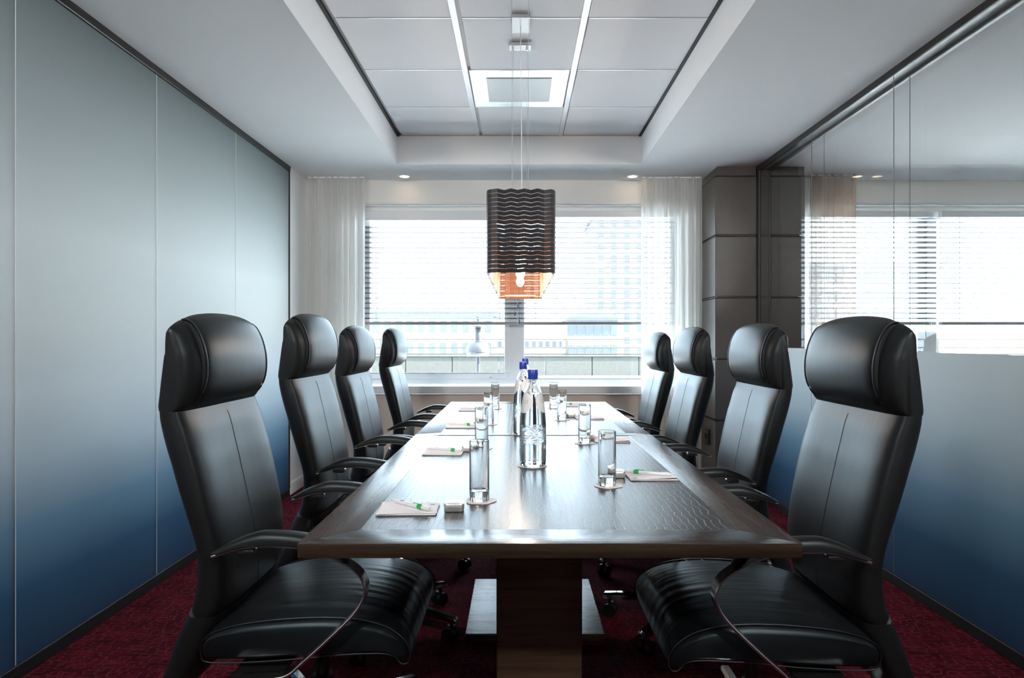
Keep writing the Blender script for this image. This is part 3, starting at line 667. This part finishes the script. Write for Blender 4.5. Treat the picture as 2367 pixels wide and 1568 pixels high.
# ------------------------------------------------------------------ chairs
REAR = [(.24, -.356), (.30, -.330), (.34, -.312), (.42, -.282), (.484, -.252), (.55, -.238), (.618, -.236), (.72, -.262), (.83, -.290), (.92, -.312), (.97, -.317), (1.02, -.314), (1.10, -.306), (1.17, -.299), (1.2, -.295)]
FRONT = [(.44, -.165), (.50, -.150), (.56, -.146), (.62, -.150), (.72, -.167), (.83, -.195), (.92, -.224), (.97, -.246)]
BSH = -.02
REAR = [(z, x + BSH) for z, x in REAR]; FRONT = [(z, x + BSH) for z, x in FRONT]
def make_chair():
    r = empty('conference_chair')
    ch = lambda mb, nm, m, par=r: mb.build(nm, m, par)
    # backrest body: horizontal slices
    def slice_(z, xr, xf, w, n=3.2, conc=0.0, k=36):
        cx, hx = (xr + xf) / 2, (xf - xr) / 2; out = []
        for j in range(k):
            a = 2 * math.pi * j / k; c, s_ = math.cos(a), math.sin(a)
            y = w * math.copysign(abs(s_) ** (2 / n), s_); x = cx + hx * math.copysign(abs(c) ** (2 / n), c)
            if c > 0: x -= conc * (1 - (y / w) ** 2) * abs(c) ** .5
            else: x -= .012 * (1 - (y / w) ** 2)
            out.append((x, y, z))
        return out
    rings = []; zs = [.455 + (.966 - .455) * i / 26 for i in range(27)]
    for i, z in enumerate(zs):
        w = smooth_interp([(.45, .229), (.60, .238), (.75, .247), (.90, .247), (.97, .246)], z)
        xr, xf = smooth_interp(REAR, z), smooth_interp(FRONT, z)
        e = max(.15, min(1, (z - .450) / .02)); e = math.sqrt(e) * min(1, .97 + (.968 - z) / .10); mid = (xr + xf) / 2
        rings.append(slice_(z, mid + (xr - mid) * e, mid + (xf - mid) * e, w - .012 * (1 - e), n=3.2 + 1.2 * max(0, (z - .7) / .27), conc=.020 * math.sin(math.pi * min(1, max(0, (z - .45) / .54)))))
    body = ch(MB().loft(rings), 'backrest', 'leather')
    def face_x(z): return smooth_interp(FRONT, z) - .020 * math.sin(math.pi * min(1, max(0, (z - .45) / .54)))
    ch(MB().tube([(face_x(z) + .0002, 0, z) for z in zs[1:-1]], .0009, 6), 'centre_seam', 'stitch', body)
    # lower back cover, flaring backwards under the seat
    rings = []
    for i in range(13):
        z = .245 + (.464 - .245) * i / 12
        xr = smooth_interp(REAR, z) - .003; xf = smooth_interp([(.24, -.30), (.30, -.262), (.38, -.215), (.46, -.178)], z); w = smooth_interp([(.24, .20), (.30, .215), (.40, .224), (.47, .228)], z)
        e = math.sqrt(max(.1, min(1, (z - .241) / .02))); mid = (xr + xf) / 2
        rings.append(slice_(z, mid + (xr - mid) * e, mid + (xf - mid) * e, w - .012 * (1 - e)))
    ch(MB().loft(rings), 'back_cover', 'leather')
    # headrest shell: side outlines swept across
    outl = smooth_path([(p[0] + BSH, p[1]) for p in [(-.319, .968), (-.316, 1.01), (-.305, 1.07), (-.296, 1.12), (-.294, 1.160), (-.290, 1.180), (-.272, 1.190), (-.246, 1.172), (-.224, 1.13), (-.213, 1.08), (-.214, 1.03), (-.228, .99), (-.245, .968), (-.28, .966)]], 3, True)
    rings = []
    for t in [-1 + 2 * k / 20 for k in range(21)]:
        y = .245 * math.copysign(1 - (1 - abs(t)) ** 1.9, t)
        e = (1 - abs(y / .245) ** 6) ** .5 if abs(y) < .2449 else 0.0
        sc = .52 + .48 * e; zc, xc = 1.08, -.300 + BSH
        top = .016 * (1 - (y / .245) ** 2)
        e2 = (1 - abs(y / .2452) ** 4) ** .5; xm = -.278 + BSH
        rings.append([((xm + (p[0] - xm) * (.50 + .50 * e2) if p[0] < xm else xm + (p[0] - xm) * (.30 + .70 * e)) - .010 * (1 - (y / .245) ** 2) * (1 if p[0] < xc else 0), y, zc + (p[1] - zc) * ((.86 + .14 * e) if p[1] > zc else 1.0) + (top - .012 * abs(y / .245) ** 3 if p[1] > 1.12 else 0)) for p in outl])
    hr = ch(MB().loft(rings), 'headrest', 'leather')
    cush = smooth_path([(-.285, 1.192), (-.262, 1.203), (-.238, 1.190), (-.219, 1.155), (-.207, 1.11), (-.203, 1.07), (-.207, 1.03), (-.221, .997), (-.246, .975), (-.266, .99), (-.268, 1.08), (-.275, 1.15)], 3, True)
    rings = []
    for t in [-1 + 2 * k / 24 for k in range(25)]:
        y = .198 * math.copysign(1 - (1 - abs(t)) ** 1.5, t)
        q = abs(y / .198); e = (1 - q ** 12) ** .5 if q < .9999 else 0
        sc = .80 + .20 * e; bul = .008 * (1 - q * q)
        rings.append([(BSH - .262 + (p[0] + .262) * sc + (bul if p[0] > -.245 else 0), y, 1.08 + (p[1] - 1.08) * (.93 + .07 * e) + (.008 * (1 - q * q) - .011 * q ** 3 * min(1, max(0, (p[1] - 1.08) / .10)) if p[1] > 1.08 else 0)) for p in cush])
    cu = ch(MB().loft(rings), 'head_cushion', 'leather', hr)
    for sg in (-1, 1):
        pp = [(BSH - .262 + (p[0] + .262) * .93, sg * .1975, 1.08 + (p[1] - 1.08) * .985 - .011 * min(1, max(0, (p[1] - 1.08) / .10))) for p in cush[2:25]]
        ch(MB().tube(pp, .0024, 6), 'piping', 'leather', hr)
    # seat: side outline swept across
    so = smooth_path([(-.222, .385), (-.219, .415), (-.19, .438), (-.12, .458), (-.02, .470), (.08, .474), (.16, .468), (.225, .450), (.265, .420), (.279, .390), (.276, .366), (.258, .362), (.225, .385), (.10, .382), (-.05, .368), (-.20, .364)], 4, True)
    rings = []
    for t in [-1 + 2 * k / 28 for k in range(29)]:
        y = .252 * math.copysign(1 - (1 - abs(t)) ** 1.4, t); q = abs(y / .252)
        e = (1 - q ** 8) ** .5 if q < .9999 else 0; sc = .90 + .10 * e
        dome = .022 * (1 - q ** 2)
        rings.append([(.03 + (p[0] - .03) * (.955 + .045 * e), y, .415 + (p[1] - .415) * (.62 + .38 * e) + (dome if p[1] > .43 else dome * max(0, (p[1] - .39) / .04))) for p in so])
    st = ch(MB().loft(rings), 'seat', 'seat_leather')
    for sg in (-1, 1):
        pp = [(.03 + (p[0] - .03) * 1.0, sg * .243, .415 + (p[1] - .415) * .985) for p in so]
        ch(MB().tube(pp, .0018, 6, close=True), 'seat_piping', 'leather', st)
    # arms
    arm = smooth_path([(-.172, .635), (-.108, .655), (-.047, .661), (.024, .657), (.080, .645), (.125, .625), (.163, .600), (.182, .570), (.180, .540), (.156, .500), (.095, .440), (.034, .385), (.010, .364), (-.022, .353), (-.108, .347), (-.14, .347)], 5)
    for sg in (-1, 1):
        fr = MB(); fr.tube([(p[0], sg * .28, p[1]) for p in [(v[0], v[1]) for v in arm]], 0, flat=(.021, .0032, (0, 1, 0)))
        af = fr.build('arm_frame', 'satin_chrome', r)
        MB().bbox(-.14, -.02, min(sg * .28, sg * .06), max(sg * .28, sg * .06), .338, .350, .003, 1).build('arm_bracket', 'plastic', af)
        rings = []; top = [v for v in arm if v[1] > .615][:]; m = len(top)
        for i, p in enumerate(top):
            t = i / (m - 1); hgt = .027 * min(1, (t / .40) ** .7 + .12, ((1 - t) / .3) ** .7 + .1); wd = .027 * min(1, (t / .16) ** .6 + .35, ((1 - t) / .1) ** .5 + .5)
            rings.append([(p[0] - (.006 if i == 0 else 0), sg * .28 + wd * math.copysign(abs(math.cos(a)) ** .6, math.cos(a)), p[1] + .0035 + hgt * max(0, math.sin(a)) ** .7) for a in [math.pi * k / 12 for k in range(13)]])
        MB().loft(rings).build('armrest', 'leather', r)
        MB().bbox(-.115, -.075, sg * .28 - .018, sg * .28 + .018, .640, .652, .003, 1).build('arm_lug', 'plastic', af)
    # mechanism, column, base
    MB().bbox(-.15, .13, -.095, .095, .315, .372, .008, 1).build('tilt_mechanism', 'plastic', r)
    MB().tube([(.04, -.10, .335), (.04, -.235, .335)], .006, 8).build('tilt_lever', 'plastic', r)
    MB().lathe([(.028, .10), (.028, .22), (.018, .222), (.018, .33)], 18).build('gas_lift', 'plastic', r)
    MB().lathe([(.02, .075), (.047, .085), (.047, .115), (.036, .135), (.02, .137)], 20).build('base_hub', 'chrome', r)
    for k in range(5):
        a = 2 * math.pi * k / 5 + .86
        def sec(d, z, w, h): return [(d, -w, z - h), (d, w, z - h), (d, w, z + h * .3), (d, w * .55, z + h), (d, -w * .55, z + h), (d, -w, z + h * .3)]
        lg = MB().loft([sec(.03, .11, .022, .018), sec(.15, .102, .019, .014), (sec(.27, .092, .018, .012)), sec(.330, .084, .018, .011), sec(.337, .080, .014, .006)]).build('base_leg', 'chrome', r)
        lg.rotation_euler = (0, 0, a)
        cs = MB()
        for sy in (-.016, .016):
            cs.add(*cyl_y(.306, sy, .0275, .0275, .008, 16), smooth=True)
        cs.box(.293, .319, -.007, .007, .02, .058).lathe([(.008, .05), (.008, .08)], 8, (.311, 0, 0))
        cs.build('caster', 'plastic', lg)
    return r
def cyl_y(x, y, z, rad, hw, n):
    v = [(x + rad * math.cos(2 * math.pi * i / n), y + s * hw, z + rad * math.sin(2 * math.pi * i / n)) for s in (-1, 1) for i in range(n)]
    f = [(i, (i + 1) % n, n + (i + 1) % n, n + i) for i in range(n)] + [tuple(range(n))[::-1], tuple(range(n, 2 * n))]
    return v, f
proto = make_chair()
LXC, RXC = -.54, .655
chairs = [
    (LXC, 1.88, 0, 0.0, 'black leather high-back chair at the near table corner beside the frosted wall'),
    (LXC, 2.70, 0, .030, 'black leather high-back chair, second from the viewer along the frosted wall'),
    (LXC - .01, 3.50, 0, 0.0, 'black leather high-back chair, third from the viewer along the frosted wall'),
    (LXC + .025, 4.36, 0, 0.005, 'black leather high-back chair at the window end beside the frosted wall'),
    (RXC - .02, 1.86, math.pi, -.008, 'black leather high-back chair at the near table corner beside the glass partition'),
    (RXC + .006, 2.70, math.pi, -.006, 'black leather high-back chair, second from the viewer along the glass partition'),
    (RXC - .042, 3.52, math.pi, -.006, 'black leather high-back chair, third from the viewer, in front of the wooden column'),
    (RXC - .045, 4.36, math.pi, -.022, 'black leather high-back chair at the window end beside the wooden column'),
]
BASE_PARTS = ('base_hub', 'base_leg', 'caster')
for i, (x, y, rz, dz, lab) in enumerate(chairs):
    o = proto if i == 0 else copy_tree(proto)
    o.location = (x, y, 0); o.rotation_euler = (0, 0, rz)
    for c in o.children:      # gas lift raises the upper part only
        if not c.name.split('.')[0] in BASE_PARTS: c.location.z = dz
    tag(o, lab, 'chair', 'high-back chairs around the conference table')

# ------------------------------------------------------------------ pendant lamp
LX, LYA, LYB, LZA, LZB, LW = .008, 2.41, 3.98, 1.376, 1.672, .118
pl = empty('pendant_lamp', (LX, (LYA + LYB) / 2, LZA), label='long pendant lamp of stacked zigzag dark strips with copper inside', cat='lamp')
hl = (LYB - LYA) / 2
def zig_ring():
    pts = []
    def run(p, q, nseg, nrm, amp, seed):
        rnd = random.Random(seed)
        for k in range(nseg):
            t = k / nseg; s_ = (1 if k % 2 else -1) * amp * (rnd.uniform(.7, 1.0)) if 0 < k else 0
            pts.append((p[0] + (q[0] - p[0]) * t + nrm[0] * s_, p[1] + (q[1] - p[1]) * t + nrm[1] * s_))
    c = .012
    run((-LW + c, -hl), (LW - c, -hl), 9, (0, -1), .015, 1); run((LW - c, -hl), (LW, -hl + c), 1, (0, 0), 0, 0)
    run((LW, -hl + c), (LW, hl - c), 60, (1, 0), .006, 2); run((LW, hl - c), (LW - c, hl), 1, (0, 0), 0, 0)
    run((LW - c, hl), (-LW + c, hl), 9, (0, 1), .015, 3); run((-LW + c, hl), (-LW, hl - c), 1, (0, 0), 0, 0)
    run((-LW, hl - c), (-LW, -hl + c), 60, (-1, 0), .006, 4); run((-LW, -hl + c), (-LW + c, -hl), 1, (0, 0), 0, 0)
    return pts
zr = zig_ring(); NS = 19; pit = (LZB - LZA) / NS; sh = pit * .92; nz_ = len(zr)
rng = MB()
inn = [(x * (1 - .0012 / LW), y * (1 - .0012 / hl)) for x, y in zr]
vv = [(x, y, 0) for x, y in zr] + [(x, y, sh) for x, y in zr] + [(x, y, 0) for x, y in inn] + [(x, y, sh) for x, y in inn]
fo, fi, fe = [], [], []
for j in range(nz_):
    k = (j + 1) % nz_
    fo.append((j, k, nz_ + k, nz_ + j)); fi.append((2 * nz_ + k, 2 * nz_ + j, 3 * nz_ + j, 3 * nz_ + k))
    fe.append((nz_ + j, nz_ + k, 3 * nz_ + k, 3 * nz_ + j)); fe.append((k, j, 2 * nz_ + j, 2 * nz_ + k))
rng.add(vv, fo, 0); o_ = 0
for f in fi: rng.f.append(list(f)); rng.mi.append(1); rng.sm.append(False)
for f in fe: rng.f.append(list(f)); rng.mi.append(0); rng.sm.append(False)
first = None
for i in range(NS):
    if first is None: first = rng.build('shade_strip', ['lamp_out', 'lamp_in'], pl, (0, 0, i * pit), fix=False)
    else: link_copy(first, pl, (0, 0, i * pit))
top = LZB - LZA
for x in (-LW + .012, LW - .012):
    for y in (-hl + .014, -hl * .33, hl * .33, hl - .014):
        MB().bbox(x - .002, x + .002, y - .004, y + .004, 0, top - .004, .0008, 1).build('shade_rib', 'lamp_in', pl)
for y in (-.30, .30):
    MB().bbox(-LW + .01, LW - .01, y - .005, y + .005, top - .03, top - .02, .001, 1).build('cross_bar', 'lamp_in', pl)
MB().bbox(-LW + .03, LW - .03, .62, .63, .004, .014, .001, 1).build('cross_bar', 'lamp_in', pl)
MB().bbox(-.012, .012, -.6, .6, .135, .150, .002, 1).build('bulb_rail', 'lamp_in', pl)
for k, y in enumerate((-.45, 0, .45)):
    b = MB().lathe([(.002, -.060), (.012, -.056), (.021, -.040), (.0215, -.026), (.014, -.010), (.010, 0)], 16).build('bulb', 'bulb', pl, (0, y, .105))
    MB().lathe([(.013, -.005), (.013, .03)], 14).build('bulb_socket', 'lamp_in', b)
    d = bpy.data.lights.new('bulb_lamp', 'POINT'); d.energy = .7; d.color = (1.0, .86, .74); d.shadow_soft_size = .02
    lo = bpy.data.objects.new('bulb_lamp', d); C.objects.link(lo); lo.parent = pl; lo.location = (0, y, .038)
cyl_ = (LYA + LYB) / 2
for yy in (2.89 - cyl_, 3.41 - cyl_):
    for xx in (-.037, .033):
        MB().tube([(xx, yy, top - .025), (xx, yy, ZT - .02 - LZA)], .0011, 6).build('suspension_wire', 'satin_metal', pl)
    MB().bbox(-.057, .055, yy - .035, yy + .035, ZT - .022 - LZA, ZT - .005 - LZA, .003, 1).build('wire_anchor', 'white_metal', pl)
    for xx in (-.037, .033): MB().lathe([(.004, -.012), (.005, 0)], 8, (xx, yy, ZT - .022 - LZA)).build('wire_grip', 'chrome', pl)
cab = smooth_path([(.0, 3.17 - cyl_, ZT - .02 - LZA), (.004, 3.172 - cyl_, .9), (.006, 3.18 - cyl_, top + .05), (.0, 3.19 - cyl_, .14)], 6)
MB().tube(cab, .0022, 6).build('power_cable', 'white_metal', pl)
MB().bbox(-.043, .043, 3.084 - cyl_, 3.245 - cyl_, ZT - .022 - LZA, ZT - .005 - LZA, .003, 1).build('ceiling_rose', 'white_metal', pl)

# ------------------------------------------------------------------ things on the table
ZT_ = TZ
# water bottles
def make_bottle():
    r = empty('water_bottle')
    outer = [(.002, .004), (.030, .001), (.036, .0), (.0400, .004), (.0415, .012), (.0424, .05), (.0426, .10), (.0420, .13), (.0395, .165), (.0345, .20), (.0275, .232), (.0205, .252), (.0150, .264), (.0128, .270), (.0128, .284)]
    inner = [(.0105, .284), (.0105, .270), (.0128, .262), (.0185, .250), (.0255, .231), (.0322, .20), (.0371, .165), (.0396, .13), (.0402, .10), (.0400, .05), (.0388, .016), (.034, .009), (.002, .008)]
    MB().lathe(outer + inner, 48).build('glass_body', 'bottle', r)
    wat = [(.002, .0076), (.0342, .0086), (.0391, .0158), (.0403, .05), (.0405, .10), (.0399, .13), (.0374, .165), (.0325, .20), (.0266, .2275), (.002, .2275)]
    MB().lathe(wat, 48).build('water', 'water', r)
    cp = MB().lathe([(.002, .273), (.0158, .273), (.0162, .277), (.0158, .281), (.0160, .283), (.0162, .301), (.0145, .304), (.002, .304)], 32).build('cap', 'cap', r)
    for a0 in (-2.50, -.42):          # round paper labels wrapped on the shoulder
        def at(u, v):     # u sideways, v up, in metres
            z = .200 + v; rad = interp([(.13, .0422), (.165, .0398), (.20, .0348), (.232, .0278), (.252, .0208)], z) + .0005
            a = a0 + u / rad; return (rad * math.cos(a), rad * math.sin(a), z)
        vs_, fs_ = [at(0, 0)], []; n = 28; R_ = .032
        for k in (1, 2, 3, 4):
            for j in range(n): vs_.append(at(R_ * k / 4 * math.cos(2 * math.pi * j / n), R_ * k / 4 * math.sin(2 * math.pi * j / n)))
        for j in range(n): fs_.append((0, 1 + j, 1 + (j + 1) % n))
        for k in range(3):
            for j in range(n): fs_.append((1 + k * n + j, 1 + (k + 1) * n + j, 1 + (k + 1) * n + (j + 1) % n, 1 + k * n + (j + 1) % n))
        lb = MB().add(vs_, fs_, 0, True).build('label', 'label', r)
        mk = MB()
        for u0, open_ in ((-.010, False), (.0, True), (.010, False)):
            pts = [at(u0 + .0042 * math.cos(t), .004 + .0048 * math.sin(t)) for t in [(.6 if open_ else 0) + (5.1 if open_ else 6.2) * q / 14 for q in range(15)]]
            mk.tube(pts, .0009, 5)
        mk.build('green_lettering', 'green_ink', lb)
    return r
bt = make_bottle()
for i, (x, y, rz, lab) in enumerate([(.045, 2.162, .0, 'clear water bottle with blue cap, nearest of the three bottles'),
                                     (.0186, 2.885, -.5, 'clear water bottle with blue cap, middle one of the three'),
                                     (.033, 3.44, .4, 'clear water bottle with blue cap, hindmost of the three bottles')]):
    o = bt if i == 0 else copy_tree(bt)
    o.location = (x, y, ZT_ + .0012); o.rotation_euler = (0, 0, rz); tag(o, lab, 'bottle', 'water bottles along the table middle')

def make_coaster(seed, R=.0375):
    rnd = random.Random(seed); n = 48; ph = rnd.uniform(0, 6)
    rr = [R * (1 + .045 * math.sin(5 * t + ph) + .03 * math.sin(3 * t + ph * 2)) for t in [2 * math.pi * j / n for j in range(n)]]
    lift = lambda t: .0012 * max(0, math.sin(2 * t + ph))
    rings = []
    for k, zz in ((0, 0), (1, .0), (1, .0012), (0, .0012)):
        if k: rings.append([(rr[j] * math.cos(2 * math.pi * j / n), rr[j] * math.sin(2 * math.pi * j / n), zz) for j in range(n)])
    return MB().loft(rings, smooth=False).build('paper_coaster', 'card')
SIDE = {'L': 'frosted wall side', 'R': 'glass partition side'}
ORD = ['nearest', 'second', 'third', 'farthest']
def nth(i): return ['first place from the viewer', 'second place from the viewer', 'third place from the viewer', 'last place by the window'][i]
gl = None
glass_pos = {'L': [(-.0976, 1.692), (-.136, 2.505), (-.141, 3.22), (-.136, 3.945)], 'R': [(.2414, 1.867), (.2533, 2.63), (.214, 3.39), (.203, 3.98)]}
def make_glass():
    R_ = .0245
    return MB().lathe([(.001, .0), (.0225, .0), (.0240, .002), (R_, .02), (R_, .1475), (R_ - .0008, .1485), (R_ - .0016, .1475), (R_ - .0018, .03), (R_ - .003, .0245), (.014, .0228), (.001, .0225)], 40).build('drinking_glass', 'glass')
seed = 0
for sd in 'LR':
    for i, (x, y) in enumerate(glass_pos[sd]):
        seed += 1
        co = make_coaster(seed); co.location = (x + (.002 if i else .003), y - .001, ZT_)
        tag(co, f'white paper coaster under the glass, {SIDE[sd]}, {nth(i)}', 'coaster', 'paper coasters under the glasses')
        if gl is None: g_ = gl = make_glass()
        else: g_ = link_copy(gl)
        g_.location = (x, y, ZT_ + .0013)
        tag(g_, f'empty straight drinking glass, {SIDE[sd]}, {nth(i)}', 'glass', 'drinking glasses on the table')
for i, (x, y) in enumerate([(.043, 2.162), (.0176, 2.885), (.033, 3.44)]):
    co = make_coaster(40 + i, .046); co.location = (x, y, ZT_)
    tag(co, f'white paper coaster under the {["nearest", "middle", "hindmost"][i]} water bottle', 'coaster', 'paper coasters under the bottles')

# mint tins
def make_tin():
    r = empty('mint_tin')
    def rr(w, d, rad, z, k=5):
        out = []
        for cx_, cy_, a0 in ((w - rad, d - rad, 0), (-w + rad, d - rad, math.pi / 2), (-w + rad, -d + rad, math.pi), (w - rad, -d + rad, 1.5 * math.pi)):
            for q in range(k): a = a0 + math.pi / 2 * q / (k - 1); out.append((cx_ + rad * math.cos(a), cy_ + rad * math.sin(a), z))
        return out
    MB().loft([rr(.0215, .0195, .008, 0), rr(.0228, .0208, .009, .0015), rr(.0228, .0208, .009, .011)]).build('tin_body', 'tin', r)
    MB().loft([rr(.0238, .0218, .0095, .0095), rr(.0238, .0218, .0095, .0165), rr(.0228, .0208, .009, .0188), rr(.018, .016, .007, .0202), rr(.002, .002, .001, .0206)]).build('lid', 'tin', r)
    return r
tin_pos = {'L': [(-.151, 1.60), (-.178, 2.447), (-.185, 3.17), (-.185, 3.90)], 'R': [(.284, 1.985), (.300, 2.74), (.268, 3.526), (.250, 4.08)]}
tn = None
for sd in 'LR':
    for i, (x, y) in enumerate(tin_pos[sd]):
        o = tn = make_tin() if tn is None else None or copy_tree(tn)
        o.location = (x, y, ZT_); o.rotation_euler = (0, 0, (.05, -.1, .12, 0)[i])
        tag(o, f'small square metal mint tin, {SIDE[sd]}, {nth(i)}', 'tin', 'mint tins on the table')

# notepads and pens
def make_pad():
    r = empty('notepad')
    MB().bbox(-.068, .068, -.053, .053, 0, .0028, .0004, 1).build('paper_block', 'paper', r)
    # curled top sheet
    nx, ny = 10, 6; v_, f_ = [], []
    for j in range(ny + 1):
        for i in range(nx + 1):
            u, w = i / nx - .5, j / ny - .5
            v_.append((u * .134, w * .104, .0034 + .010 * max(0, -u * .6 + w * .5 - .12) ** 1.2))
    nv = len(v_); v_ += [(a, b, c + .0003) for a, b, c in v_]
    for j in range(ny):
        for i in range(nx):
            a = j * (nx + 1) + i; q = (a, a + 1, a + nx + 2, a + nx + 1); f_.append(q[::-1]); f_.append(tuple(k + nv for k in q))
    s_ = MB().add(v_, f_, 0, True).build('top_sheet', 'paper', r, fix=False); s_.rotation_euler = (0, 0, .06)
    MB().box(.048, .060, .026, .038, .0037, .0040).build('printed_logo', 'blue_ink', s_)
    MB().box(-.056, -.054, -.012, .006, .0037, .0040).box(-.052, -.051, -.012, .002, .0037, .0040).build('printed_text', 'blue_ink', s_)
    return r
def make_pen():
    r = empty('ballpoint_pen')
    rot = Matrix.Rotation(math.pi / 2, 4, 'Y')
    def lx(prof, n=16):
        mb = MB(); mb.lathe(prof, n); mb.v = [tuple(rot @ Vector(p)) for p in mb.v]; return mb
    lx([(.0008, -.072), (.0022, -.066), (.0042, -.055), (.0046, .03)]).build('barrel', 'pen', r)
    lx([(.0056, .029), (.0060, .031), (.0060, .042), (.0055, .044)]).build('clip_ring', 'green', r)
    lx([(.0050, .044), (.0050, .062), (.0042, .068), (.0012, .070)]).build('end_cap', 'pen', r)
    MB().bbox(.012, .040, -.0018, .0018, .0055, .0075, .0005, 1).build('pocket_clip', 'green', r)
    MB().bbox(-.035, -.024, -.002, .002, .0042, .0050, .0003, 1).build('printed_mark', 'blue_ink', r)
    return r
pad_pos = {'L': [(-.258, 1.603), (-.265, 2.405), (-.265, 3.125), (-.268, 3.85)], 'R': [(.383, 1.985), (.367, 2.70), (.357, 3.45), (.353, 4.10)]}
pd = pn = None
for sd in 'LR':
    for i, (x, y) in enumerate(pad_pos[sd]):
        pd = make_pad() if pd is None else copy_tree(pd)
        base = (0 if sd == 'L' else math.pi) + (.02, -.03, .04, -.02)[i]
        pd.location = (x, y, ZT_); pd.rotation_euler = (0, 0, base)
        tag(pd, f'small white notepad, {SIDE[sd]}, {nth(i)}', 'notepad', 'notepads at the table places')
        pn = make_pen() if pn is None else copy_tree(pn)
        ang = (-.72, -.40, -.32, -.30)[i] if sd == 'L' else math.pi - (.42, .38, .36, .35)[i]
        pn.location = (x + (.002 if sd == 'L' else -.004), y + .006, ZT_ + .0112); pn.rotation_euler = (0, 0, ang)
        tag(pn, f'white pen with green clip, {SIDE[sd]}, {nth(i)}', 'pen', 'pens on the notepads')
bpy.context.view_layer.update()
